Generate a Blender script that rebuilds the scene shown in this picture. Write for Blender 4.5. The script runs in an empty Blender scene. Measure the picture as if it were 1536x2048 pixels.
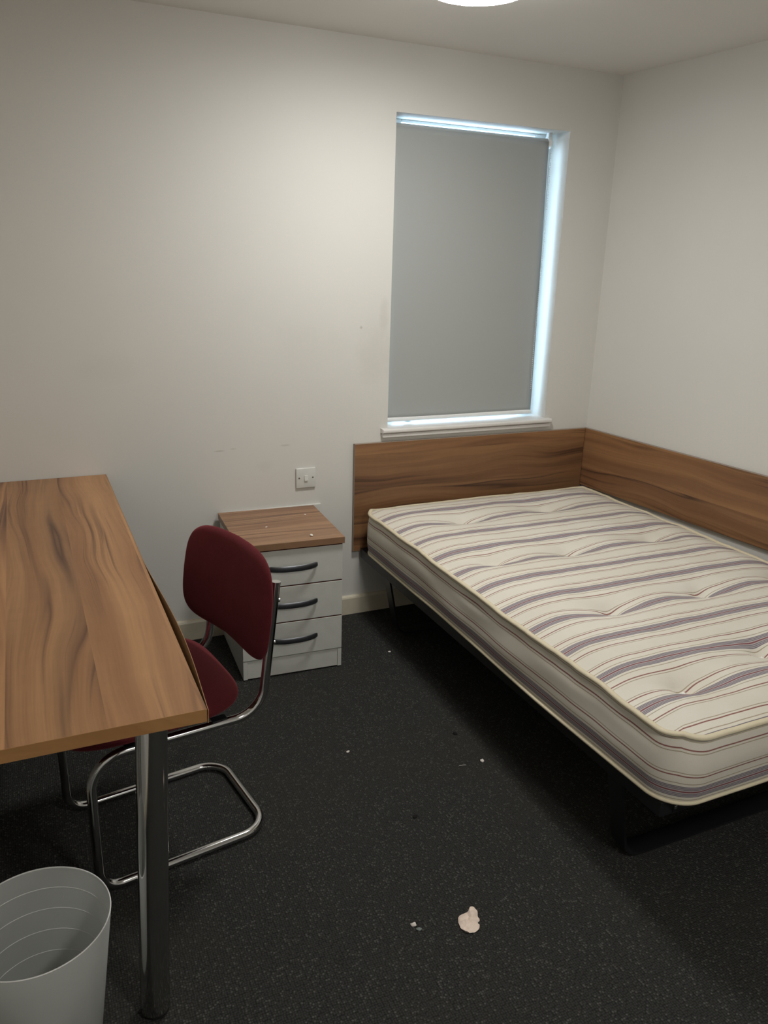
import bpy, bmesh, math, random
from mathutils import Vector, Matrix, noise
random.seed(7)
S = bpy.context.scene
C = S.collection
R = math.radians

# ------------------------------------------------------------------ camera
YAW, PITCH, ROLL, FPX = R(-24.754), R(-17.595), R(1.658), 1580.65
cam_d = bpy.data.cameras.new('camera')
cam = bpy.data.objects.new('camera', cam_d); C.objects.link(cam)
fw = Vector((-math.sin(YAW)*math.cos(PITCH), math.cos(YAW)*math.cos(PITCH), math.sin(PITCH)))
rt = Vector((math.cos(YAW), math.sin(YAW), 0)); up = rt.cross(fw)
r2 = rt*math.cos(ROLL)+up*math.sin(ROLL); u2 = -rt*math.sin(ROLL)+up*math.cos(ROLL)
m = Matrix((r2, u2, -fw)).transposed().to_4x4(); m.translation = Vector((-2.4805, -3.0516, 1.5308))
cam.matrix_world = m
cam_d.sensor_fit = 'VERTICAL'; cam_d.sensor_height = 36; cam_d.lens = FPX/2048*36
cam_d.clip_start = .05
S.camera = cam

# ------------------------------------------------------------------ world, light, exposure
W = bpy.data.worlds.new('sky'); S.world = W; W.use_nodes = True
bg = W.node_tree.nodes['Background']
bg.inputs[0].default_value = (.56, .78, 1.0, 1); bg.inputs[1].default_value = 9.0
LAMP_STRENGTH = 80.0
LAMP_COLOR = (1.0, .985, .95, 1)
S.view_settings.view_transform = 'Standard'; S.view_settings.look = 'None'
S.view_settings.gamma = 1; S.view_settings.use_curve_mapping = False
S.view_settings.exposure = 0.17

# ------------------------------------------------------------------ node helpers
class NT:
    def __init__(s, name):
        s.m = bpy.data.materials.new(name); s.m.use_nodes = True
        s.t = s.m.node_tree; s.t.nodes.clear()
        s.out = s.t.nodes.new('ShaderNodeOutputMaterial')
    def n(s, typ, ins=None, **props):
        nd = s.t.nodes.new('ShaderNode'+typ)
        for k, v in props.items(): setattr(nd, k, v)
        for k, v in (ins or {}).items():
            sk = nd.inputs[k]
            if hasattr(v, 'is_output') or isinstance(v, bpy.types.NodeSocket): s.t.links.new(v, sk)
            else: sk.default_value = v
        return nd
    def math(s, op, a, b=0.0, c=0.0, clamp=False):
        return s.n('Math', {0: a, 1: b, 2: c}, operation=op, use_clamp=clamp).outputs[0]
    def obj(s): return s.n('TexCoord').outputs['Object']
    def sep(s, v):
        o = s.n('SeparateXYZ', {0: v}).outputs; return o[0], o[1], o[2]
    def comb(s, x, y, z): return s.n('CombineXYZ', {0: x, 1: y, 2: z}).outputs[0]
    def noise(s, v, scale=1, detail=2, rough=.5, dist=0.0):
        return s.n('TexNoise', {'Vector': v, 'Scale': scale, 'Detail': detail, 'Roughness': rough, 'Distortion': dist}).outputs['Fac']
    def ramp(s, f, stops, interp='LINEAR'):
        nd = s.n('ValToRGB', {0: f}); cr = nd.color_ramp; cr.interpolation = interp
        while len(cr.elements) < len(stops): cr.elements.new(.5)
        for e, (p, c) in zip(cr.elements, stops):
            e.position = p; e.color = (*c, 1) if isinstance(c, tuple) else (c, c, c, 1)
        return nd.outputs[0]
    def mix(s, f, a, b, mode='MIX'):
        nd = s.n('Mix', data_type='RGBA', blend_type=mode)
        for sk, v in ((nd.inputs[0], f), (nd.inputs[6], a), (nd.inputs[7], b)):
            if isinstance(v, bpy.types.NodeSocket): s.t.links.new(v, sk)
            else: sk.default_value = (*v, 1) if isinstance(v, tuple) and len(v) == 3 else v
        return nd.outputs[2]
    def step(s, x, lo, hi):   # smooth step
        nd = s.n('MapRange', {0: x, 1: lo, 2: hi, 3: 0.0, 4: 1.0}, interpolation_type='SMOOTHSTEP'); return nd.outputs[0]
    def bump(s, h, strength=.3, dist=.01):
        return s.n('Bump', {'Strength': strength, 'Distance': dist, 'Height': h}).outputs[0]
    def bsdf(s, col, rough=.5, metal=0.0, normal=None, spec=.5, extra=None):
        ins = {'Base Color': col if isinstance(col, bpy.types.NodeSocket) else (*col, 1), 'Roughness': rough, 'Metallic': metal, 'Specular IOR Level': spec}
        if normal is not None: ins['Normal'] = normal
        ins.update(extra or {})
        b = s.n('BsdfPrincipled', ins); s.t.links.new(b.outputs[0], s.out.inputs[0]); return s.m

def mat_plain(name, col, rough=.5, metal=0.0, spec=.5, grain=0.0, scale=200, extra=None):
    t = NT(name); v = t.obj()
    n = t.noise(v, scale*.1, 3)
    c = t.mix(t.ramp(n, [(.3, 0.0), (.7, 1.0)]), tuple(x*.96 for x in col), tuple(min(1, x*1.03) for x in col))
    nm = t.bump(t.noise(v, scale, 2), grain, .002) if grain else None
    return t.bsdf(c, rough, metal, nm, spec, extra)

def mat_wood(name, axis, light, mid, dark, seed=0.0, plank=.14, rough=.42, kc=1.0):
    """laminate wood, grain along `axis`; across = the other wide direction"""
    t = NT(name); x, y, z = t.sep(t.obj())
    g, c, h = {'x_z': (x, z, y), 'y_x': (y, x, z), 'y_z': (y, z, x), 'x_y': (x, y, z)}[axis]
    c = t.math('ADD', c, seed); 
    pid = t.math('FLOOR', t.math('DIVIDE', c, plank))
    rnd = t.n('TexWhiteNoise', {'W': t.math('ADD', pid, seed)}, noise_dimensions='1D').outputs[0]
    gg = t.math('ADD', g, t.math('MULTIPLY', rnd, 7.3))
    wv = t.noise(t.comb(t.math('MULTIPLY', gg, 1.35), t.math('MULTIPLY', c, 3.0*kc), h), 1, 1.5)
    cw = t.math('ADD', c, t.math('MULTIPLY', t.math('SUBTRACT', wv, .5), .15))
    f1 = t.noise(t.comb(t.math('MULTIPLY', gg, .22), t.math('MULTIPLY', cw, 9.5*kc), rnd), 1, 2.2, .45)
    ring = t.math('FRACT', t.math('MULTIPLY', f1, 8.0))
    vein = t.ramp(ring, [(0, .30), (.06, .05), (.40, .05), (.74, .34), (.88, .95), (.93, .55), (1.0, .30)])
    mod = t.noise(t.comb(t.math('MULTIPLY', gg, .8), t.math('MULTIPLY', cw, 9*kc), 3.3), 1, 1)
    vein = t.math('MULTIPLY', vein, t.step(mod, .42, .60))
    stn = t.noise(t.comb(t.math('MULTIPLY', gg, .9), t.math('MULTIPLY', cw, 75), 1.7), 1, 3, .6)
    mod2 = t.noise(t.comb(t.math('MULTIPLY', gg, .7), t.math('MULTIPLY', cw, 6.5*kc), 6.6), 1, 2)
    vein = t.math('MAXIMUM', vein, t.math('MULTIPLY', t.math('MULTIPLY', t.step(stn, .46, .70), t.step(mod2, .46, .60)), .82))
    fine = t.noise(t.comb(t.math('MULTIPLY', gg, 5.0), t.math('MULTIPLY', cw, 190), h), 1, 4, .6)
    brd = t.noise(t.comb(t.math('MULTIPLY', gg, .5), t.math('MULTIPLY', cw, 14*kc), 9.1), 1, 4, .55)
    fig = t.noise(t.comb(t.math('MULTIPLY', gg, 30.0), t.math('MULTIPLY', cw, 14), h), 1, 2, .5)
    col = t.mix(t.step(brd, .3, .7), light, mid)
    col = t.mix(t.math('MULTIPLY', vein, .95), col, dark)
    val = t.math('ADD', t.math('MULTIPLY', t.math('SUBTRACT', fine, .5), .34), t.math('ADD', t.math('MULTIPLY', t.math('SUBTRACT', rnd, .5), .30), t.math('ADD', t.math('MULTIPLY', t.math('SUBTRACT', fig, .5), .10), 1.0)))
    hs = t.n('HueSaturation', {'Value': val, 'Color': col}).outputs[0]
    return t.bsdf(hs, rough, 0.0, t.bump(fine, .06, .001), .4)

# ------------------------------------------------------------------ materials
def mat_wall(name, col, smudges=()):
    t = NT(name); v = t.obj(); x, y, z = t.sep(v)
    big = t.noise(v, 1.6, 3, .55); fine = t.noise(v, 260, 3, .6)
    c = t.mix(t.step(big, .3, .7), tuple(a*.975 for a in col), col)
    for (px, pz, rx, rz, amt, tone) in smudges:      # dirty rub marks with their own outline
        dx = t.math('DIVIDE', t.math('SUBTRACT', x, px), rx); dz = t.math('DIVIDE', t.math('SUBTRACT', z, pz), rz)
        d2 = t.math('ADD', t.math('MULTIPLY', dx, dx), t.math('MULTIPLY', dz, dz))
        d2 = t.math('ADD', d2, t.math('MULTIPLY', t.noise(v, 14, 4, .65), 1.2))
        c = t.mix(t.math('MULTIPLY', t.step(d2, 1.5, .5), amt), c, tone)
    return t.bsdf(c, .62, 0, t.bump(fine, .10, .0015), .3)
WALLC = (.675, .66, .62)
GREY = (.36, .33, .28)
M = {}
M['wall_back'] = mat_wall('cream_wall_paint', WALLC, [
    (-1.13, 1.16, .12, .17, .13, GREY), (-1.10, 1.32, .03, .10, .18, GREY), (-1.42, 1.20, .2, .12, .05, GREY),
    (-1.80, .795, .030, .004, .5, GREY), (-1.745, .80, .018, .003, .5, GREY), (-1.53, .80, .03, .006, .35, GREY),
    (-1.20, 1.27, .008, .008, .5, GREY), (-2.2, 1.13, .16, .07, .05, GREY), (-1.62, .72, .05, .03, .08, GREY)])
M['wall'] = mat_wall('wall_paint', WALLC)
M['ceil'] = mat_wall('ceiling_paint', (.80, .785, .75))
M['base'] = mat_plain('cream_gloss_paint', (.66, .60, .47), .35)
M['white_pvc'] = mat_plain('white_pvc', (.80, .81, .80), .3)
M['sill'] = mat_plain('white_sill_paint', (.74, .72, .69), .35)
M['plate'] = mat_plain('white_switch_plastic', (.66, .66, .62), .3)
M['screw'] = mat_plain('dull_screw', (.18, .16, .13), .45, .8)
M['black'] = mat_plain('black_steel', (.009, .0095, .011), .42, 0, .5)
M['chrome'] = mat_plain('chrome', (.62, .62, .62), .10, 1.0)
M['chrome_leg'] = mat_plain('chrome_leg', (.62, .62, .61), .10, 1.0)
M['handle'] = mat_plain('satin_handle_metal', (.15, .155, .17), .38, .9)
M['rubber'] = mat_plain('black_rubber', (.012, .012, .012), .6)
M['lacq'] = mat_plain('white_lacquer', (.66, .665, .61), .38, grain=.03)
M['edge_red'] = mat_plain('red_brown_drawer_edge', (.12, .03, .018), .6)
M['wood_desk'] = mat_wood('walnut_laminate_desk', 'y_x', (.47, .25, .112), (.32, .155, .068), (.085, .038, .024), 3.17, .165, kc=1.0)
M['wood_edge'] = mat_wood('desk_edge_band', 'x_z', (.42, .22, .085), (.36, .18, .065), (.24, .11, .04), 1.3, .5, kc=3)
M['wood_head'] = mat_wood('walnut_laminate_headboard', 'x_z', (.315, .165, .074), (.19, .09, .042), (.045, .021, .014), 5.3, .155, kc=1.1)
M['wood_side'] = mat_wood('walnut_laminate_side', 'y_z', (.315, .165, .074), (.19, .09, .042), (.045, .021, .014), 8.72, .155, kc=1.1)
M['wood_top'] = mat_wood('walnut_laminate_cabinet', 'x_y', (.40, .235, .128), (.25, .135, .075), (.12, .065, .042), 2.4, .12, kc=1.6)
M['wood_band'] = mat_plain('panel_edge_band', (.30, .24, .19), .5)
M['tissue'] = mat_plain('pink_white_tissue', (.80, .66, .56), .85)
M['crumb'] = mat_plain('pale_crumb', (.78, .72, .66), .7)
M['grey_crumb'] = mat_plain('grey_green_crumb', (.16, .19, .18), .7)
M['fluff'] = mat_plain('black_fluff', (.004, .004, .004), .95)
M['tuft'] = mat_plain('white_tuft', (.86, .83, .78), .9)

def mat_chip():
    t = NT('raw_chipboard'); v = t.obj(); n = t.noise(v, 420, 4, .75)
    c = t.ramp(n, [(.3, (.05, .024, .01)), (.55, (.20, .11, .05)), (.75, (.34, .21, .11))])
    return t.bsdf(c, .9, 0, t.bump(n, .8, .004), .1)
M['chip'] = mat_chip()

def mat_carpet():
    t = NT('charcoal_loop_carpet'); v = t.obj()
    jit = t.n('TexNoise', {'Vector': v, 'Scale': 60.0, 'Detail': 2.0})
    vv = t.n('VectorMath', {0: v, 1: t.n('VectorMath', {0: jit.outputs['Color'], 1: (.004, .004, 0)}, operation='MULTIPLY').outputs[0]}, operation='ADD').outputs[0]
    vo = t.n('TexVoronoi', {'Vector': vv, 'Scale': 175.0, 'Randomness': .5}, voronoi_dimensions='2D')
    d = vo.outputs['Distance']; rc, rg, _ = t.sep(vo.outputs['Color'])
    loop = t.step(d, .75, .05)
    fine = t.noise(v, 900, 3, .75); big = t.noise(v, 2.2, 4, .6); mid = t.noise(v, 28, 4, .65)
    base = t.mix(loop, (.013, .0132, .0127), (.050, .0505, .048))
    base = t.mix(t.step(fine, .48, .70), base, (.068, .068, .063))
    hl = t.math('MULTIPLY', t.step(rc, .78, 1.0), loop)
    col = t.mix(t.math('MULTIPLY', hl, .5), base, (.18, .178, .16))
    col = t.mix(t.math('MULTIPLY', t.step(mid, .50, .72), .35), col, (.022, .022, .0215))
    col = t.mix(t.math('MULTIPLY', t.step(big, .45, .72), .28), col, (.048, .043, .034))
    return t.bsdf(col, .85, 0, t.bump(t.math('ADD', loop, t.math('MULTIPLY', fine, .8)), .7, .003), .10)
M['carpet'] = mat_carpet()

def mat_mattress():
    t = NT('striped_ticking'); uv = t.n('UVMap', uv_map='fabric').outputs[0]
    ux, v, _ = t.sep(uv)
    wob = t.noise(t.obj(), 3.0, 2)
    f = t.math('FRACT', t.math('ADD', v, 100.5)); s = t.math('SUBTRACT', f, .5); a = t.math('ABSOLUTE', s)
    def line(c, w): return t.math('COMPARE', a, c, w)
    ob = t.obj()
    cl = t.noise(ob, 4.0, 3, .6); wv = t.noise(ob, 700, 2, .6)
    cream = t.mix(t.step(cl, .3, .72), (.68, .635, .545), (.74, .70, .62))
    cream = t.mix(t.math('MULTIPLY', t.step(t.noise(ob, 1.7, 4, .7), .58, .75), .22), cream, (.58, .50, .36))
    # the plain broad stripe is a shade greyer than the cream around the lines
    col = t.mix(t.math('MULTIPLY', t.step(a, .33, .35), .35), cream, (.65, .61, .535))
    nav = t.math('MAXIMUM', line(.040, .0085), t.math('MAXIMUM', line(.067, .0085), line(.093, .0085)))
    band = t.math('MULTIPLY', t.step(a, .106, .100), 1.0)
    col = t.mix(t.math('MULTIPLY', band, .62), col, (.33, .29, .33))
    col = t.mix(t.math('MULTIPLY', nav, .70), col, (.075, .065, .105))
    col = t.mix(t.math('MULTIPLY', line(0.0, .014), .85), col, (.19, .035, .045))
    gold = t.math('MAXIMUM', line(.155, .008), line(.338, .008))
    col = t.mix(t.math('MULTIPLY', gold, .62), col, (.22, .15, .055))
    col = t.mix(t.math('MULTIPLY', line(.288, .0115), .85), col, (.20, .038, .034))
    col = t.n('HueSaturation', {'Value': t.math('ADD', .93, t.math('MULTIPLY', wv, .14)), 'Color': col}).outputs[0]
    return t.bsdf(col, .85, 0, t.bump(wv, .10, .0012), .15)
M['mattress'] = mat_mattress()
M['piping'] = mat_plain('cream_tape', (.66, .585, .42), .8, grain=.15, scale=500)

def mat_fabric(name, c0, c1):
    t = NT(name); v = t.obj(); w = t.noise(v, 650, 3, .7); b = t.noise(v, 9, 3, .6)
    col = t.mix(t.step(w, .3, .7), c0, c1)
    col = t.mix(t.math('MULTIPLY', t.step(b, .45, .7), .25), col, tuple(x*1.35 for x in c1))
    return t.bsdf(col, .92, 0, t.bump(w, .35, .002), .12, {'Sheen Weight': .38, 'Sheen Roughness': .5, 'Sheen Tint': (.6, .16, .18, 1)})
M['red'] = mat_fabric('maroon_upholstery', (.070, .0105, .0135), (.112, .017, .021))

def mat_blind():
    t = NT('grey_blind_fabric'); v = t.obj(); x, y, z = t.sep(v)
    w = t.noise(t.comb(t.math('MULTIPLY', x, 900), y, t.math('MULTIPLY', z, 900)), 1, 2)
    col = t.mix(w, (.36, .375, .365), (.40, .415, .405))
    b = t.n('BsdfPrincipled', {'Base Color': col, 'Roughness': .75, 'Specular IOR Level': .2, 'Normal': t.bump(w, .1, .001)})
    tr = t.n('BsdfTranslucent', {'Color': (.55, .6, .62, 1)})
    mx = t.n('MixShader', {0: .012, 1: b.outputs[0], 2: tr.outputs[0]}); t.t.links.new(mx.outputs[0], t.out.inputs[0]); return t.m
M['blind'] = mat_blind()

def mat_glass():
    t = NT('window_glass')
    a = t.n('BsdfTransparent', {'Color': (.93, .96, .97, 1)}); g = t.n('BsdfGlossy', {'Roughness': .02})
    mx = t.n('MixShader', {0: .06, 1: a.outputs[0], 2: g.outputs[0]}); t.t.links.new(mx.outputs[0], t.out.inputs[0]); return t.m
M['glass'] = mat_glass()

def mat_bin():
    t = NT('frosted_plastic'); v = t.obj(); n = t.noise(v, 30, 3)
    col = t.mix(n, (.70, .71, .685), (.76, .765, .74))
    d = t.n('BsdfPrincipled', {'Base Color': col, 'Roughness': .42, 'Specular IOR Level': .45})
    tr = t.n('BsdfTranslucent', {'Color': (.72, .74, .72, 1)}); tp = t.n('BsdfTransparent', {'Color': (.9, .9, .9, 1)})
    m1 = t.n('MixShader', {0: .50, 1: d.outputs[0], 2: tr.outputs[0]}); m2 = t.n('MixShader', {0: .10, 1: m1.outputs[0], 2: tp.outputs[0]})
    t.t.links.new(m2.outputs[0], t.out.inputs[0]); return t.m
M['bin'] = mat_bin()
M['bin_rib'] = mat_plain('frosted_plastic_rib', (.80, .80, .775), .45)

def mat_lamp(k=1.0):
    t = NT('lit_opal_diffuser')
    n = t.noise(t.obj(), 3, 1)
    e = t.n('Emission', {'Color': t.mix(n, LAMP_COLOR, LAMP_COLOR), 'Strength': LAMP_STRENGTH*k}); t.t.links.new(e.outputs[0], t.out.inputs[0]); return t.m
M['lamp'] = mat_lamp(); M['lamp_dim'] = mat_lamp(1.1)

# ------------------------------------------------------------------ mesh helpers
def box(bm, x0, x1, y0, y1, z0, z1, bev=0.0, seg=2):
    r = bmesh.ops.create_cube(bm, size=1)
    vs = r['verts']
    for v in vs:
        v.co = Vector(((x0+x1)/2+v.co.x*(x1-x0), (y0+y1)/2+v.co.y*(y1-y0), (z0+z1)/2+v.co.z*(z1-z0)))
    if bev > 0:
        es = list({e for v in vs for e in v.link_edges})
        bmesh.ops.bevel(bm, geom=es, offset=bev, segments=seg, profile=.5, affect='EDGES')
    return bm
def nb(): return bmesh.new()
def obj(name, bm, mat, parent=None, smooth=False):
    me = bpy.data.meshes.new(name); bmesh.ops.recalc_face_normals(bm, faces=bm.faces) if smooth != 'keep' else None
    bm.to_mesh(me); bm.free()
    me.materials.append(M[mat] if isinstance(mat, str) else mat)
    o = bpy.data.objects.new(name, me); C.objects.link(o)
    if smooth:
        for p in me.polygons: p.use_smooth = True
        if smooth is not True and smooth != 'keep':
            me.set_sharp_from_angle(angle=R(smooth))
    if parent: o.parent = parent
    return o
def bobj(name, dims, mat, parent=None, bev=.0015, seg=2):
    return obj(name, box(nb(), *dims, bev, seg), mat, parent)
def thing(name, label, cat, loc=(0, 0, 0), rz=0.0, group=None):
    o = bpy.data.objects.new(name, None); C.objects.link(o); o.location = loc; o.rotation_euler = (0, 0, rz)
    o.empty_display_size = .05
    o['label'] = label; o['category'] = cat
    if group: o['group'] = group
    return o
def tag(o, label, cat, group=None):
    o['label'] = label; o['category'] = cat
    if group: o['group'] = group
    return o
def struct(o, label=None):
    o['kind'] = 'structure'
    if label: o['label'] = label
    return o
def fillet(pts, rads, n=8):
    pts = [Vector(p) for p in pts]; out = [pts[0]]
    for i in range(1, len(pts)-1):
        p0, p, p1 = pts[i-1], pts[i], pts[i+1]; r = rads[i-1] if isinstance(rads, (list, tuple)) else rads
        a = (p0-p).normalized(); b = (p1-p).normalized(); ang = a.angle(b)
        if r <= 0 or ang > 3.1: out.append(p); continue
        d = min(r/math.tan(ang/2), (p0-p).length*.49, (p1-p).length*.49); r = d*math.tan(ang/2)
        c = p+(a+b).normalized()*(r/math.sin(ang/2))
        s = p+a*d-c; e = p+b*d-c
        for k in range(n+1):
            th = s.angle(e); f = k/n; out.append(c+(s*math.sin((1-f)*th)+e*math.sin(f*th))/math.sin(th))
    out.append(pts[-1]); return out
def tube(bm, path, rad, n=12, closed=False, cap=True, sx=1.0, sy=1.0, upv=None):
    path = [Vector(p) for p in path]; N = len(path); rings = []
    nrm = None
    for i, p in enumerate(path):
        if closed: tg = (path[(i+1) % N]-path[i-1]).normalized()
        else: tg = (path[min(i+1, N-1)]-path[max(i-1, 0)]).normalized()
        if upv is not None: nrm = (Vector(upv)-tg*tg.dot(Vector(upv))).normalized()
        elif nrm is None:
            ref = Vector((0, 0, 1)) if abs(tg.z) < .9 else Vector((1, 0, 0)); nrm = (ref-tg*tg.dot(ref)).normalized()
        else: nrm = (nrm-tg*tg.dot(nrm)).normalized()
        bi = tg.cross(nrm); r = rad[i] if isinstance(rad, (list, tuple)) else rad
        rings.append([bm.verts.new(p+(nrm*math.cos(t)*sx+bi*math.sin(t)*sy)*r) for t in (2*math.pi*k/n for k in range(n))])
    for i in range(N if closed else N-1):
        a, b = rings[i], rings[(i+1) % N]
        for k in range(n): bm.faces.new((a[k], a[(k+1) % n], b[(k+1) % n], b[k]))
    if cap and not closed: bm.faces.new(rings[0][::-1]); bm.faces.new(rings[-1])
    return bm
def strip(bm, path, wdir, w, t):
    """flat bar: rectangular section w (along wdir) by t swept along path"""
    path = [Vector(p) for p in path]; wd = Vector(wdir).normalized(); N = len(path); rings = []
    for i, p in enumerate(path):
        tg = (path[min(i+1, N-1)]-path[max(i-1, 0)]).normalized(); nn = tg.cross(wd).normalized()
        rings.append([bm.verts.new(p+wd*a*w/2+nn*b*t/2) for a, b in ((-1, -1), (1, -1), (1, 1), (-1, 1))])
    for i in range(N-1):
        for k in range(4): bm.faces.new((rings[i][k], rings[i][(k+1) % 4], rings[i+1][(k+1) % 4], rings[i+1][k]))
    bm.faces.new(rings[0][::-1]); bm.faces.new(rings[-1]); return bm
def lathe(bm, prof, n=48, cx=0.0, cy=0.0, close=False):
    rings = []
    for r, z in prof:
        if r < 1e-6: rings.append([bm.verts.new((cx, cy, z))])
        else: rings.append([bm.verts.new((cx+r*math.cos(2*math.pi*k/n), cy+r*math.sin(2*math.pi*k/n), z)) for k in range(n)])
    for a, b in zip(rings, rings[1:]):
        for k in range(n):
            k2 = (k+1) % n
            if len(a) == 1 and len(b) == 1: continue
            if len(a) == 1: bm.faces.new((a[0], b[k], b[k2]))
            elif len(b) == 1: bm.faces.new((a[k], a[k2], b[0]))
            else: bm.faces.new((a[k], a[k2], b[k2], b[k]))
    return bm
def prism(bm, pts, axis, a0, a1):
    """extrude a 2-D outline along axis ('x','y','z')"""
    def P(u, v, a): return {'x': (a, u, v), 'y': (u, a, v), 'z': (u, v, a)}[axis]
    A = [bm.verts.new(P(u, v, a0)) for u, v in pts]; B = [bm.verts.new(P(u, v, a1)) for u, v in pts]
    n = len(pts); bm.faces.new(A[::-1]); bm.faces.new(B)
    for i in range(n): bm.faces.new((A[i], A[(i+1) % n], B[(i+1) % n], B[i]))
    return bm

# ------------------------------------------------------------------ the room
H = 2.3196; ANG = R(5.05); TA = math.tan(ANG)
XL, YF = -2.86, -4.3                         # left wall, wall behind the camera
WX0, WX1, WZ0, WZ1 = -1.0689, -.2514, .8425, 2.0801   # window opening
T = .30
def rx(y): return -y*TA                       # right wall plane is slightly out of square
struct(bobj('floor', (XL-.2, .6, YF-.2, T, -.1, 0), 'carpet', bev=0), 'charcoal loop-pile carpet covering the floor')
struct(bobj('ceiling', (XL-.2, .6, YF-.2, T, H, H+.1), 'ceil', bev=0), 'plain off-white ceiling')
def wall_with_hole():
    bm = nb(); xs = [XL-.2, WX0, WX1, .25]; zs = [0, WZ0, WZ1, H]
    for iy, y in enumerate((0.0, T)):
        g = [[bm.verts.new((x, y, z)) for z in zs] for x in xs]
        for i in range(3):
            for j in range(3):
                if i == 1 and j == 1: continue
                bm.faces.new((g[i][j], g[i+1][j], g[i+1][j+1], g[i][j+1]))
        if iy == 0: f = g
        else:
            b = g
    for (i, j), (k, l) in (((1, 1), (2, 1)), ((2, 1), (2, 2)), ((2, 2), (1, 2)), ((1, 2), (1, 1))):
        bm.faces.new((f[i][j], f[k][l], b[k][l], b[i][j]))
    return bm
struct(obj('wall_back', wall_with_hole(), 'wall_back'), 'cream painted wall with the window')
bm = nb(); prism(bm, [(0.0, 0.0), (rx(YF), YF), (rx(YF)+.2, YF), (.2, 0.0)], 'z', 0, H)
struct(obj('wall_right', bm, 'wall'), 'cream painted wall beside the bed')
struct(bobj('wall_left', (XL-.2, XL, YF, 0, 0, H), 'wall', bev=0), 'cream painted wall behind the desk')
struct(bobj('wall_front', (XL-.2, rx(YF)+.2, YF-.2, YF, 0, H), 'wall', bev=0), 'cream painted wall facing the window')
def skirt(p0, p1, nrm):
    p0, p1, nrm = Vector(p0), Vector(p1), Vector(nrm); bm = nb()
    prof = [(0, 0), (.015, 0), (.015, .076), (.012, .083), (.006, .087), (0, .087)]
    A = [bm.verts.new(p0+nrm*a+Vector((0, 0, z))) for a, z in prof]; B = [bm.verts.new(p1+nrm*a+Vector((0, 0, z))) for a, z in prof]
    n = len(prof); bm.faces.new(A[::-1]); bm.faces.new(B)
    for i in range(n): bm.faces.new((A[i], A[(i+1) % n], B[(i+1) % n], B[i]))
    return bm
struct(obj('baseboard_back', skirt((XL, 0, 0), (-.016, 0, 0), (0, -1, 0)), 'base'), 'cream gloss skirting under the window wall')
struct(obj('baseboard_right', skirt((0, 0, 0), (rx(YF), YF, 0), (-math.cos(ANG), -math.sin(ANG), 0)), 'base'))
struct(obj('baseboard_left', skirt((XL, -.016, 0), (XL, YF, 0), (1, 0, 0)), 'base'))

# window: white frame and pane set deep in the reveal, rounded inner sill
win = thing('window_1', 'white framed window behind the grey roller blind', 'window', ((WX0+WX1)/2, .2, WZ0))
del win['category']; win['kind'] = 'structure'
wi = Matrix.Translation(-win.location)
def wpart(name, bm, mat, par=win, smooth=False):
    bm.transform(wi); return obj(name, bm, mat, par, smooth)
Y0, Y1 = .134, .194; fwid = .085
bm = nb()
box(bm, WX0, WX0+fwid, Y0, Y1, WZ0, WZ1, .004); box(bm, WX1-fwid, WX1, Y0, Y1, WZ0, WZ1, .004)
box(bm, WX0+fwid, WX1-fwid, Y0, Y1, WZ1-.012, WZ1, .003); box(bm, WX0+fwid, WX1-fwid, Y0, Y1, WZ0, WZ0+.022, .004)
wpart('window_frame', bm, 'white_pvc')
wpart('pane', box(nb(), WX0+fwid, WX1-fwid, .162, .168, WZ0+.022, WZ1-.012), 'glass')
wpart('handle', box(nb(), -.93, -.90, .104, .133, WZ0+.006, WZ0+.024, .003), 'white_pvc')
wpart('stay_bar', box(nb(), -.62, -.42, .120, .133, WZ0+.010, WZ0+.017, .002), 'white_pvc')
# sill with bull-nosed front edge
bm = nb()
sill_out = [(WX0, .133), (WX0, 0), (WX0-.033, 0), (WX0-.033, -.030), (WX1+.025, -.030), (WX1+.025, 0), (WX1, 0), (WX1, .133)]
prism(bm, sill_out, 'z', WZ0-.016, WZ0+.003)
es = [e for e in bm.edges if all(v.co.y < -.02 for v in e.verts)]
bmesh.ops.bevel(bm, geom=es, offset=.008, segments=4, profile=.5, affect='EDGES')
box(bm, WX0-.030, WX1+.022, -.020, 0, WZ0-.036, WZ0-.0185, .004)
wpart('window_sill', bm, 'sill', smooth=35)

# ------------------------------------------------------------------ roller blind
bl = thing('roller_blind', 'grey roller blind pulled down over the tall window', 'blind', (-.68, .08, 2.04))
bi = Matrix.Translation(-bl.location)
def blpart(name, bm, mat, par=bl, smooth=False):
    bm.transform(bi); return obj(name, bm, mat, par, smooth)
FY = .072; ztop, zbot = 2.044, .868
bm = nb(); nx, nz = 24, 50; gf = []
for layer in (0, 1):
    g = []
    for i in range(nx+1):
        u = i/nx; col = []
        for j in range(nz+1):
            w = j/nz; z = ztop+(zbot-ztop)*w
            xl = -1.052+.006*w; xr = -.305+.016*w-.010*math.sin(math.pi*w)*0
            x = xl+(xr-xl)*u
            yy = FY+.004*math.sin(2.2*u+4*w)*w+layer*.0009-.004*(max(0, u-.9)/.1)**2*w
            col.append(bm.verts.new((x, yy, z)))
        g.append(col)
    gf.append(g)
    for i in range(nx):
        for j in range(nz): bm.faces.new((g[i][j], g[i+1][j], g[i+1][j+1], g[i][j+1]))
a, b = gf
edge = [(i, 0) for i in range(nx)]+[(nx, j) for j in range(nz)]+[(i, nz) for i in range(nx, 0, -1)]+[(0, j) for j in range(nz, 0, -1)]
for p, q in zip(edge, edge[1:]+edge[:1]): bm.faces.new((a[p[0]][p[1]], a[q[0]][q[1]], b[q[0]][q[1]], b[p[0]][p[1]]))
blpart('fabric', bm, 'blind', smooth=True)
blpart('roller_tube', tube(nb(), [(-1.055, .090, 2.040), (-.306, .090, 2.040)], .0175, 20), 'blind', smooth=40)
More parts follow.
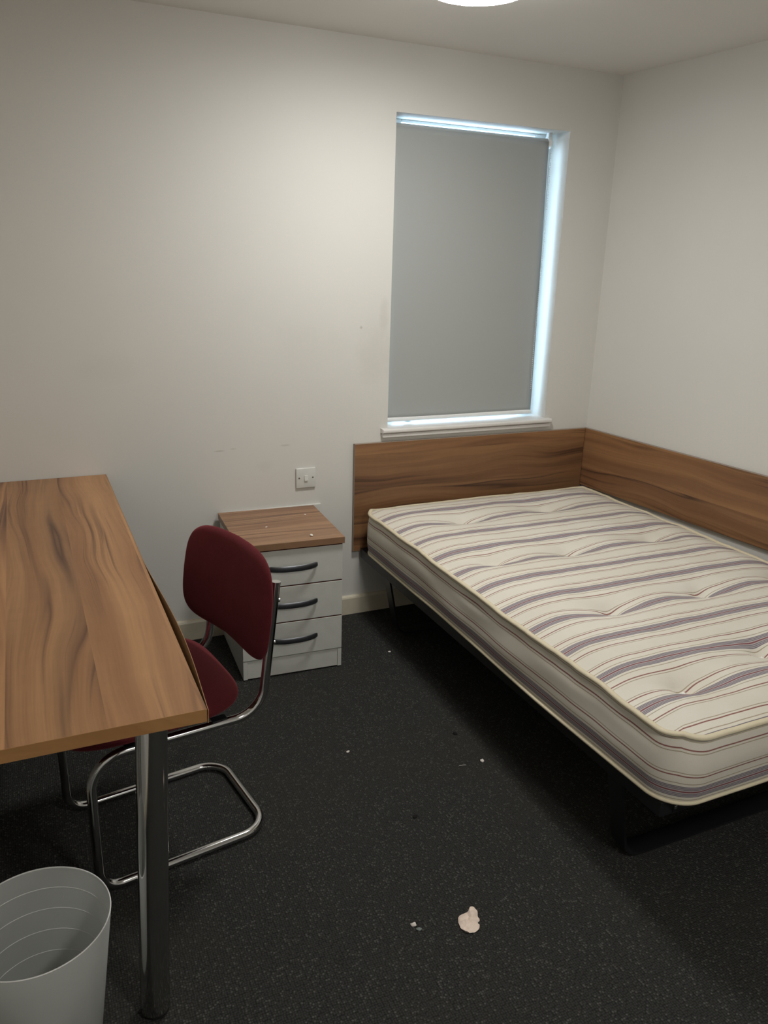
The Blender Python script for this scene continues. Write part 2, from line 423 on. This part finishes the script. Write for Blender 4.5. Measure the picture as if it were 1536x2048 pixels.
blpart('bottom_bar', tube(nb(), [(-1.050, FY, .866), (-.286, FY, .866)], .0105, 14, sy=.7), 'white_pvc', smooth=40)
bm = nb(); tube(bm, [(-.306, .090, 2.040), (-.290, .090, 2.040)], .024, 24); tube(bm, [(-.290, .090, 2.040), (-.286, .090, 2.040)], .017, 20)
box(bm, -.303, -.286, .080, .100, 2.05, WZ1, .001)
blpart('chain_wheel', bm, 'white_pvc', smooth=40)
bm = nb(); tube(bm, [(-1.064, .090, 2.040), (-1.055, .090, 2.040)], .022, 24); box(bm, -1.064, -1.056, .08, .1, 2.05, WZ1, .001)
blpart('bracket', bm, 'white_pvc', smooth=40)
bm = nb()                                      # bead chain: a long loop of little balls
for yy in (.067, .113):
    for k in range(118):
        z = 2.03-k*.009
        bmesh.ops.create_icosphere(bm, subdivisions=1, radius=.0026, matrix=Matrix.Translation((-.296+.004*math.sin(k*.05)*(yy < .1), yy, z)))
o = blpart('bead_chain', bm, 'white_pvc', smooth=True); o['kind'] = 'stuff'

# ------------------------------------------------------------------ ceiling light
def lamp(x, y, label, mat='lamp'):
    cl = thing('ceiling_light', label, 'ceiling light', (x, y, H))
    obj('base_ring', lathe(nb(), [(0, 0), (.148, 0), (.150, -.006), (.150, -.066), (.146, -.068), (0, -.068)]), 'white_pvc', cl, 40)
    obj('diffuser', lathe(nb(), [(.145, -.068), (.144, -.074), (.137, -.079), (.122, -.083), (.10, -.086), (.05, -.089), (0, -.090)]), mat, cl, True)
lamp(-1.245, -.885, 'round lit flush ceiling light near the window wall')
lamp(-1.55, -3.35, 'round lit flush ceiling light at the far end of the room behind the viewer', 'lamp_dim')

# ------------------------------------------------------------------ light switch
sw = thing('light_switch', 'square white single light switch above the bedside cabinet', 'light switch', (-1.4418, 0, .6562))
obj('plate', box(nb(), -.043, .043, -.009, 0, -.043, .043, .003, 3), 'plate', sw, 40)
bm = nb(); box(bm, -.0075, .0075, -.0135, -.006, -.0115, .0115, .0012)
for v in bm.verts:
    if v.co.y < -.01: v.co.y += -.0015*(-v.co.z/.0115)
obj('rocker', bm, 'plate', sw)
for s in (-1, 1):
    bm = nb(); tube(bm, [(s*.030, -.0086, .001), (s*.030, -.0098, .001)], .0033, 14); obj('screw', bm, 'screw', sw, 40)
tk = thing('cable_trunking', 'slim white plastic cable trunking on the wall behind the bedside cabinet', 'trunking', (-1.60, 0, .49))
obj('channel', box(nb(), -.203, .224, -.009, 0, -.012, .0485, .001), 'plate', tk)
obj('lid', box(nb(), -.202, .223, -.0125, -.0093, -.011, .0475, .001), 'plate', tk)

# ------------------------------------------------------------------ headboard panels
ZH, ZB, XH, TH = .787, .303, -1.2268, .018
hb = thing('headboard', 'dark walnut headboard panel on the wall under the window', 'headboard', (XH/2, 0, ZB))
hi = Matrix.Translation(-hb.location)
bm = box(nb(), XH+.0012, -.020, -TH, -.001, ZB, ZH-.0012, .0005); bm.transform(hi); obj('panel', bm, 'wood_head', hb)
bm = nb(); box(bm, XH, XH+.0012, -TH, -.001, ZB, ZH, .0003); box(bm, XH, -.020, -TH, -.001, ZH-.0012, ZH, .0003); bm.transform(hi); obj('edge_band', bm, 'wood_band', hb)
sp = thing('side_panel', 'long dark walnut panel along the right wall above the bed', 'wall panel', (0, 0, .505), -R(0)+ANG)
obj('panel', box(nb(), -TH, -.001, -2.06, -.003, 0, ZH-.505-.0012, .0005), 'wood_side', sp)
obj('edge_band', box(nb(), -TH, -.001, -2.06, -.003, ZH-.505-.0012, ZH-.505, .0003), 'wood_band', sp)

# ------------------------------------------------------------------ bed frame
RT = .317
bf = thing('bed_frame', 'black steel bed frame with bent flat-bar legs under the striped mattress', 'bed frame', (-.6, -.96, 0))
fi = Matrix.Translation(-bf.location)
def fpart(name, bm, par=bf, smooth=False, mat='black'):
    bm.transform(fi); return obj(name, bm, mat, par, smooth)
fpart('side_rail', box(nb(), -1.194, -1.154, -1.89, -.022, RT-.042, RT, .002))
fpart('side_rail', box(nb(), -.062, -.022, -1.89, -.022, RT-.042, RT, .002))
fpart('end_rail', box(nb(), -1.153, -.063, -1.89, -1.855, RT-.042, RT, .002))
fpart('end_rail', box(nb(), -1.153, -.063, -.058, -.022, RT-.042, RT, .002))
fpart('rail_glint', box(nb(), -1.150, -1.142, -1.8925, -1.889, RT-.030, RT-.020, .001), mat='chrome')  # small chrome chip added to stand in for the highlight at the rail corner
for k in range(13):
    y = -.16-k*.132
    fpart('slat', box(nb(), -1.153, -.063, y-.03, y+.03, RT-.020, RT-.004, .002))
for y in (-.262, -1.705):
    path = fillet([(-1.172, y, RT-.042), (-1.118, y, .004), (-.12, y, .004), (-.045, y, RT-.042)], [.06, .06], 8)
    fpart('leg', strip(nb(), path, (0, 1, 0), .055, .008), smooth=40)

# ------------------------------------------------------------------ mattress
MX0, MX1, MY0, MY1 = -1.196, -.027, -1.925, -.060; MZ0, MZE = .3185, .500
PER, VC = .1545, -1.777
tufts = [(-.871, -.347), (-.444, -.328), (-1.002, -.791), (-.688, -.814), (-.275, -.798), (-.869, -1.285), (-.497, -1.287),
         (-.12, -1.28), (-1.010, -1.735), (-.646, -1.665), (-.27, -1.68)]
mt = thing('mattress', 'cream striped tufted mattress with red and grey stripes on the bed frame', 'mattress', ((MX0+MX1)/2, (MY0+MY1)/2, MZ0))
mi = Matrix.Translation(-mt.location)
mcx, mcy, hw, hl, rr = (MX0+MX1)/2, (MY0+MY1)/2, (MX1-MX0)/2, (MY1-MY0)/2, .085
def plan(u, v):
    x, y = u*hw, v*hl; ax, ay = abs(x)-(hw-rr), abs(y)-(hl-rr)
    if ax > 0 and ay > 0:
        a, b = ax/rr, ay/rr; a2, b2 = a*math.sqrt(1-b*b/2), b*math.sqrt(1-a*a/2)
        x = math.copysign(hw-rr+a2*rr, x); y = math.copysign(hl-rr+b2*rr, y)
    return mcx+x, mcy+y
def edge_wave(x, y):                                # rolled edge is not level
    w = .006*noise.noise(Vector((x*2.2, y*2.2, 3)))+.003*noise.noise(Vector((x*6, y*6, 7)))
    w += .006*math.exp(-((y+.55)/.2)**2-((x-MX0)/.1)**2)-.004*math.exp(-((y+1.15)/.15)**2-((x-MX0)/.1)**2)
    return w
def ztop_f(x, y):
    d = min(x-MX0, MX1-x, y-MY0, MY1-y); d = max(0, d)
    s = min(1, d/.17); cr = .031*(1-(1-s)**2.2)
    z = MZE+edge_wave(x, y)*max(.25, 1-d/.4)+cr
    for tx, ty in tufts:
        dx, dy = x-tx, y-ty; r = math.hypot(dx, dy)
        if r < .40:
            z -= .019*math.exp(-(r/.030)**2)+.026*math.exp(-(dx/.125)**2-(dy/.075)**2)
            # pulled creases running out of the button
            z -= .006*math.exp(-((dy+.35*dx)/.022)**2)*math.exp(-(r/.10)**2)
    z += .0035*noise.noise(Vector((x*7, y*9, 1)))+.0015*noise.noise(Vector((x*18, y*24, 5)))
    return z
NXM, NYM, KS = 120, 186, 12
bm = nb(); uvl = bm.loops.layers.uv.new('fabric'); grid = []; fv = {}
for i in range(NXM+1):
    col = []
    for j in range(NYM+1):
        x, y = plan(-1+2*i/NXM, -1+2*j/NYM); v = bm.verts.new((x, y, ztop_f(x, y))); col.append(v)
        pul = 0.0
        for tx, ty in tufts:
            q = math.hypot(x-tx, (y-ty)); pul += .022*math.exp(-(q/.06)**2)*(1 if y < ty else -1)*min(1, abs(y-ty)/.02)
        fv[v] = (x, (y-VC+.004*noise.noise(Vector((x*2.5, y*2, 0))))/PER)
    grid.append(col)
topf = []
for i in range(NXM):
    for j in range(NYM):
        f = bm.faces.new((grid[i][j], grid[i+1][j], grid[i+1][j+1], grid[i][j+1]))
        for l in f.loops: l[uvl].uv = fv[l.vert]
loop = [(i, 0) for i in range(NXM)]+[(NXM, j) for j in range(NYM)]+[(i, NYM) for i in range(NXM, 0, -1)]+[(0, j) for j in range(NYM, 0, -1)]
LV = [grid[i][j] for i, j in loop]; n = len(LV)
def outward(k):
    t = (LV[(k+1) % n].co-LV[k-1].co); return Vector((t.y, -t.x, 0)).normalized()
def side_pt(k, t):                                   # t: 0 top, 1 bottom
    p = LV[k].co; o_ = outward(k); leftness = max(0, -o_.x)
    zb = MZ0+.004*max(0, noise.noise(Vector((p.x*3, p.y*3, 9))))
    off = .011*math.sin(math.pi*t)**.8*(1+.5*noise.noise(Vector((p.x*4, p.y*4, t*3))))
    off += t*.014*leftness*math.exp(-((p.y+1.45)/.4)**2)
    off -= .009*math.exp(-((t-.16)/.07)**2)*leftness*max(0, noise.noise(Vector((2, p.y*5.5, 2)))+.25)
    q = p+o_*off; q.z = p.z+(zb-p.z)*t; return q
rings = [LV]
for kk in range(1, KS+1):
    rings.append([bm.verts.new(side_pt(k, kk/KS)) for k in range(n)])
VS = [.0]
for kk in range(KS):
    for k in range(n):
        k2 = (k+1) % n; f = bm.faces.new((rings[kk][k], rings[kk+1][k], rings[kk+1][k2], rings[kk][k2]))
        for l, (a, tt) in zip(f.loops, ((k, kk), (k, kk+1), (k2, kk+1), (k2, kk))):
            l[uvl].uv = (a*.01, ((1-tt/KS)*.182-.040)/PER)
bm.faces.new(rings[-1][::-1])
bot = [v.co.copy() for v in rings[-1]]; top = [v.co.copy() for v in LV]; outs = [outward(k) for k in range(n)]
bm.transform(mi); obj('cover', bm, 'mattress', mt, True)
bm = nb(); tube(bm, [p+o_*.002+Vector((0, 0, .001+.0012*math.sin(i*.09))) for i, (p, o_) in enumerate(zip(top, outs))], .0075, 8, True, sx=.85, sy=1.15); bm.transform(mi)
obj('top_piping', bm, 'piping', mt, True)
bm = nb(); tube(bm, [p+o_*.003+Vector((0, 0, .0062)) for p, o_ in zip(bot, outs)], .0048, 8, True); bm.transform(mi)
obj('bottom_piping', bm, 'piping', mt, True)
for tx, ty in tufts:
    bm = nb()
    for k in range(9):
        a = k*.7; q = Vector((tx, ty, ztop_f(tx, ty)+.001))
        e = q+Vector((.012*math.cos(a), .007*math.sin(a), .004+.002*math.sin(k*2)))
        tube(bm, [q, (q+e)/2+Vector((0, 0, .003)), e], [.003, .0034, .0016], 5)
    bm.transform(mi); obj('tuft', bm, 'tuft', mt, True)

# ------------------------------------------------------------------ bedside cabinet
NW, ND, NH = .400, .420, .545
th = R(-3.0)
fr = Vector((-1.442, -.458, 0)); exv = Vector((math.cos(th), math.sin(th), 0)); eyv = Vector((-math.sin(th), math.cos(th), 0))
org = fr-exv*NW/2+eyv*ND/2
ca = thing('bedside_cabinet', 'white three-drawer bedside cabinet with a walnut top', 'cabinet', org, th)
hx, hy = NW/2, ND/2; f = -hy+.008
TB = .519
for s in (-1, 1):
    x0, x1 = (-hx+.006, -hx+.022) if s < 0 else (hx-.022, hx-.006)
    bobj('side_board', (x0, x1, f+.016, hy-.004, .004, TB), 'lacq', ca, .0008)
    bobj('plinth_end', (x0, x1+.0 if s > 0 else x1, f+.001, f+.0155, .004, .079), 'lacq', ca, .0008)
bobj('back_board', (-hx+.022, hx-.022, hy-.012, hy-.005, .06, TB), 'lacq', ca, 0)
bobj('plinth', (-hx+.0225, hx-.0225, f+.003, f+.017, .006, .079), 'lacq', ca, .0008)
bobj('base_board', (-hx+.0225, hx-.0225, f+.0175, hy-.0125, .062, .078), 'lacq', ca, 0)
bobj('inner_frame', (-hx+.0225, hx-.0225, f+.0170, f+.030, .081, TB-.002), 'edge_red', ca, 0)
tp = bobj('cabinet_top', (-hx, hx, -hy, hy, TB+.0005, NH), 'wood_top', ca, .0012)
zs = [.0815, .2235, .3705, .5165]
for k in range(3):
    z0, z1 = zs[k]+.0015, zs[k+1]-.0034
    d = bobj('drawer', (-hx+.006, hx-.006, f, f+.0155, z0, z1), 'lacq', ca, .0010)
    e = nb(); box(e, -hx+.0065, hx-.0065, f+.0012, f+.0153, z1, z1+.0018, 0); obj('edge_strip', e, 'edge_red', d)
    zc = (z0+z1)/2+.004; hl_ = .093
    path = []
    for i in range(21):
        u = -1+2*i/20; path.append((u*hl_, f-.006-.022*(1-abs(u)**2.6), zc))
    bm = nb(); wdt = [(.0088 if 0 < i < 20 else .0065) for i in range(21)]
    tube(bm, path, wdt, 16, sx=1.28, sy=.36, upv=(0, 0, 1))
    for s in (-1, 1): tube(bm, [(s*(hl_-.004), f-.0075, zc), (s*(hl_-.004), f+.0005, zc)], .0055, 12)
    obj('handle', bm, 'handle', d, 40)
for sx_ in (-1, 1):
    for sy_ in (-1, 1):
        bm = nb(); tube(bm, [(sx_*(hx-.03), sy_*(hy-.045), 0), (sx_*(hx-.03), sy_*(hy-.045), .0055)], .012, 16); obj('glide', bm, 'rubber', ca, 40)
def flake(name, loc, r, mat, label, cat, seed, h=.35, grp=None):
    rnd = random.Random(seed); bm = nb(); bmesh.ops.create_icosphere(bm, subdivisions=2, radius=1)
    for v in bm.verts:
        q = v.co*1.0; nse = 1+.45*noise.noise(q*1.4+Vector((seed*3.1, 0, 0)))
        v.co = Vector((q.x*r*nse, q.y*r*.75*nse, max(0, (q.z+.8))*r*h*nse))
    bm.transform(Matrix.Rotation(rnd.uniform(0, 6), 4, 'Z'))
    o = obj(name, bm, mat, None, True); o.location = loc; return tag(o, label, cat, grp)
def on_cab(x, y): p = org+exv*x+eyv*y; return (p.x, p.y, NH)
flake('paper_scrap', on_cab(.082, -.165), .008, 'crumb', 'white paper scrap near the front edge of the cabinet top', 'scrap', 3, .5)
flake('paper_scrap', on_cab(-.055, -.02), .005, 'crumb', 'tiny pale scrap in the middle of the cabinet top', 'scrap', 5, .25)
flake('paper_scrap', on_cab(.13, .09), .005, 'crumb', 'tiny pale scrap near the back of the cabinet top', 'scrap', 6, .25)

# ------------------------------------------------------------------ desk
DX1, DX0, DY0, DZ, DT = -2.2323, -2.84, -1.7646, .7375, .026
dk = thing('desk', 'walnut laminate desk with chrome legs and a peeling edge strip', 'desk', ((DX0+DX1)/2, DY0/2, 0))
di = Matrix.Translation(-dk.location)
def dpart(name, bm, mat, par=dk, smooth=False):
    bm.transform(di); return obj(name, bm, mat, par, smooth)
dtop = dpart('desktop', box(nb(), DX0, DX1-.0012, DY0+.0012, -.004, DZ-DT, DZ, .0004), 'wood_desk')
# raw chipboard edge, ragged, exposed where the edging has come away
bm = nb(); A, B = [], []
for k in range(101):
    y = -.78-(k/100)*.984; jag = .0004+.0022*max(0, noise.noise(Vector((y*90, 0, 0)))+.2)
    A.append(bm.verts.new((DX1-.0013+jag*.4, y, DZ-.0006))); B.append(bm.verts.new((DX1-.0013+jag, y, DZ-DT+.001)))
for k in range(100): bm.faces.new((A[k], A[k+1], B[k+1], B[k]))
bmesh.ops.solidify(bm, geom=bm.faces[:], thickness=.0006)
dpart('chipboard_edge', bm, 'chip', dtop)
dpart('front_edge_band', box(nb(), DX0, DX1-.0012, DY0, DY0+.0012, DZ-DT-.0003, DZ+.0002, .0003), 'wood_edge')
def band_x(y):
    if y > -.96: return DX1
    u = (-.96-y)/(-.96-DY0)                         # 0..1 towards the front corner
    return DX1+.0145*math.sin(math.pi*min(1, u)**1.25)**1.1+.001*u
bm = nb(); path = [(-.004-(k/160)*(-.004-DY0+.004)) for k in range(161)]
V = []
for y in path:
    x = band_x(y); tilt = -.0105*max(0, (x-DX1)/.0145)
    V.append([bm.verts.new(c) for c in ((x-.0011, y, DZ+.0003), (x, y, DZ+.0003), (x+tilt, y, DZ-DT-.0005), (x+tilt-.0011, y, DZ-DT-.0005))])
for a, b in zip(V, V[1:]):
    for k in range(4): bm.faces.new((a[k], a[(k+1) % 4], b[(k+1) % 4], b[k]))
bm.faces.new(V[0]); bm.faces.new(V[-1][::-1])
t = NT('peeling_edge_strip'); nz_ = t.noise(t.obj(), 60, 3)
M['band'] = t.bsdf(t.mix(nz_, (.30, .155, .062), (.40, .22, .095)), .5)
o = dpart('peeling_edge_band', bm, 'band'); o['label'] = 'edge strip bowing away from the desktop'
for lx, ly in ((-2.356, -1.700), (-2.356, -.10), (-2.74, -1.700), (-2.74, -.10)):
    bm = lathe(nb(), [(0, .011), (.029, .011), (.030, .014), (.030, DZ-DT-.006), (.0, DZ-DT-.006)], 48, lx, ly)
    if lx > -2.5 and ly < -1: bm.transform(Matrix(((1, 0, .047, -.003), (0, 1, 0, 0), (0, 0, 1, 0), (0, 0, 0, 1))))   # this leg is knocked a little out of plumb
    lg = dpart('leg', bm, 'chrome_leg', smooth=40)
    dpart('mounting_plate', lathe(nb(), [(0, DZ-DT-.0055), (.045, DZ-DT-.0055), (.045, DZ-DT-.0005), (0, DZ-DT-.0005)], 40, lx+(.0305 if lx > -2.5 and ly < -1 else 0), ly), 'chrome_leg', lg, 40)
    dpart('foot', lathe(nb(), [(0, 0), (.025, 0), (.027, .003), (.027, .0105), (0, .0105)], 40, lx, ly), 'rubber', lg, 40)

# ------------------------------------------------------------------ chair
ch = thing('cantilever_chair', 'maroon upholstered chrome cantilever chair pushed under the desk', 'chair', (-2.2, -1.107, 0), R(9))
P = []
for s in (-1, 1):
    half = [(.222, s*.192, .748), (.176, s*.192, .392), (-.262, s*.180, .392), (-.262, s*.176, .0125), (.196, s*.176, .0125)]
    P.append(half)
near = P[0]; far = P[1]
pts = near+[far[4]]+far[3::-1]
path = fillet(pts, [.085, .085, .055, .075, .075, .055, .085, .085], 10)
fo = obj('tube_frame', tube(nb(), path, .0122, 16), 'chrome', ch, 50)
for s in (-1, 1):
    obj('end_plug', tube(nb(), [(.2220, s*.192, .748), (.2226, s*.192, .753)], .0125, 14), 'chrome', fo, 40)
    for z in (.70, .585):
        xx = .176+(.222-.176)*(z-.392)/.356
        bm = nb(); tube(bm, [(xx+.008, s*.192, z), (xx+.016, s*.192, z)], .005, 10); obj('bolt', bm, 'chrome', fo, 40)
    for x in (-.16, .06):
        obj('seat_bracket', box(nb(), x-.02, x+.02, s*.184-.012, s*.184+.012, .4035, .4065, .001), 'black', fo)
def sup(a, n_): c, s = math.cos(a), math.sin(a); return math.copysign(abs(c)**(2/n_), c), math.copysign(abs(s)**(2/n_), s)
def pad(fn, NA=72, NR=14, ex=2.9):
    """closed cushion: fn(px, py, side, q) maps a unit superellipse disc point to 3-D; side +1 front, -1 back"""
    bm = nb(); sheets = []
    for side in (1, -1):
        cen = bm.verts.new(fn(0, 0, side, 0)); rg = []
        for k in range(1, NR+1):
            q = math.sin(k/NR*math.pi/2)
            if k == NR and side == -1: rg.append(sheets[0][1][-1]); break
            rg.append([bm.verts.new(fn(*[c*q for c in sup(2*math.pi*a/NA, ex)], side, q)) for a in range(NA)])
        sheets.append((cen, rg))
    for cen, rg in sheets:
        for a in range(NA):
            b = (a+1) % NA; bm.faces.new((cen, rg[0][a], rg[0][b]))
            for r0, r1 in zip(rg, rg[1:]): bm.faces.new((r0[a], r1[a], r1[b], r0[b]))
    return bm
def seat_fn(px, py, side, q):
    X = -.095+px*.240; Y = .010+py*.240
    if px > 0: Y *= 1-.05*px*px
    th_ = math.sqrt(max(0, 1-q**6)); e = .5*(1+side)
    z = .446+(.026*th_ if side > 0 else -.028*th_)
    z += .010*(1-min(1, (px*px+py*py)))*(side > 0) - .012*max(0, -px-.55)**1.5
    return (X, Y, z)
obj('seat', pad(seat_fn, ex=4.0), 'red', ch, True)
def back_fn(px, py, side, q):
    Y = -.006+px*.236*(1-.07*max(0, py)); z = .672+py*.149
    if py < 0: z += .022*(1-px*px)*(-py)**1.5
    th_ = math.sqrt(max(0, 1-q**5))
    X = .180+.13*(z-.65)-.014*abs(px)**2+(-.024 if side > 0 else .016)*th_
    X -= (.034 if px > 0 else .014)*px                        # far end swung forward a little
    return (X, Y, z)
bk = obj('backrest', pad(back_fn, ex=3.9), 'red', ch, True)

# ------------------------------------------------------------------ waste bin
bn = thing('waste_bin', 'frosted white plastic waste bin standing under the desk', 'bin', (-2.565, -1.678, 0))
rb, rtp, hz = .102, .140, .30
def br(z): return rb+(rtp-rb)*z/hz
obj('bin_body', lathe(nb(), [(0, .004), (rb-.008, .004), (rb-.002, .0), (rb, .004), (br(.15), .15), (rtp, hz-.002), (rtp-.001, hz), (rtp-.0025, hz-.001), (br(.15)-.002, .15), (rb-.003, .008), (rb-.010, .0065), (0, .0065)], 72), 'bin', bn, 40)
for z in (.255, .207, .158, .108, .06):
    ring = [((br(z)-.0024)*math.cos(a), (br(z)-.0024)*math.sin(a), z) for a in (2*math.pi*k/72 for k in range(72))]
    obj('moulded_ring', tube(nb(), ring, .0009, 6, True), 'bin_rib', bn, True)
ring = [((rtp-.001)*math.cos(a), (rtp-.001)*math.sin(a), hz) for a in (2*math.pi*k/72 for k in range(72))]
obj('rim', tube(nb(), ring, .0014, 8, True), 'bin_rib', bn, True)

# ------------------------------------------------------------------ litter on the carpet
def tissue():
    bm = nb(); out = [(-.020, .022), (-.008, .028), (.002, .036), (.008, .047), (.019, .047), (.025, .036), (.024, .018), (.027, .006), (.022, .001), (.025, -.010), (.020, -.022), (.006, -.030), (-.008, -.029), (-.020, -.020), (-.025, -.004), (-.025, .012)]
    n_ = 64; rings = []
    L = len(out)
    def op(t):
        t *= L; i = int(t) % L; f_ = t-int(t); p0, p1, p2, p3 = [Vector(out[(i+k) % L]) for k in (-1, 0, 1, 2)]
        return .5*((2*p1)+(p2-p0)*f_+(2*p0-5*p1+4*p2-p3)*f_*f_+(3*p1-p0-3*p2+p3)*f_**3)
    cen = Vector((0, .006))
    for k in range(0, 15):
        q = k/14; row = []
        for a in range(n_):
            p = cen.lerp(op(a/n_), q); x, y = p
            z = .005*(1-q**3)+.008*abs(noise.noise(Vector((x*48+3, y*60, 2))))+.006*abs(noise.noise(Vector((x*80, y*45, 8))))*(1-.6*q)+.0015*noise.noise(Vector((x*160, y*160, 4)))+.002
            row.append((x, y, max(.0015, z)))
        rings.append(row)
    c0 = bm.verts.new(rings[0][0]); R_ = [[bm.verts.new(p) for p in row] for row in rings[1:]]; und = [bm.verts.new((p[0]*.9, p[1]*.9, 0.0)) for p in rings[-1]]
    for a in range(n_):
        b = (a+1) % n_; bm.faces.new((c0, R_[0][a], R_[0][b]))
        for r0, r1 in zip(R_, R_[1:]): bm.faces.new((r0[a], r1[a], r1[b], r0[b]))
        bm.faces.new((R_[-1][a], und[a], und[b], R_[-1][b]))
    bm.faces.new(und[::-1]); return bm
ts = obj('crumpled_tissue', tissue(), 'tissue', None, 18); ts.location = (-1.625, -1.758, 0); ts.rotation_euler = (0, 0, R(-24))
tag(ts, 'crumpled pinkish-white tissue on the dark carpet', 'tissue')
flake('pale_crumb', (-1.752, -1.711, 0), .0075, 'crumb', 'pale crumb beside the crumpled tissue on the carpet', 'crumb', 11, .5)
flake('grey_crumb', (-1.745, -1.727, 0), .0070, 'grey_crumb', 'grey-green crumb next to the pale crumb near the tissue', 'crumb', 12, .35)
flake('pale_crumb', (-1.254, -1.203, 0), .0075, 'crumb', 'white crumb on the carpet at the edge of the bed shadow', 'crumb', 13, .6)
flake('pale_crumb', (-1.636, -.993, 0), .0060, 'crumb', 'small yellowish crumb on the open carpet right of the chair', 'crumb', 14, .3)
flake('pale_crumb', (-1.22, -.412, 0), .0060, 'crumb', 'tiny white crumb on the carpet beside the far bed leg', 'crumb', 15, .4)
flake('fluff_ball', (-1.259, -1.033, 0), .0085, 'fluff', 'black fluff ball on the carpet closest to the bed', 'fluff', 16, .5)
flake('fluff_ball', (-1.574, -1.36, 0), .0085, 'fluff', 'black fluff speck in the middle of the open carpet', 'fluff', 17, .35)
th_ = obj('thread', tube(nb(), [(-.011, .003, .0012), (-.003, .0, .002), (.004, -.001, .002), (.011, -.003, .0012)], .0007, 6), 'crumb', None, True); th_.location = (-1.323, -1.198, 0)
tag(th_, 'short white thread lying on the carpet left of the white crumb', 'thread')
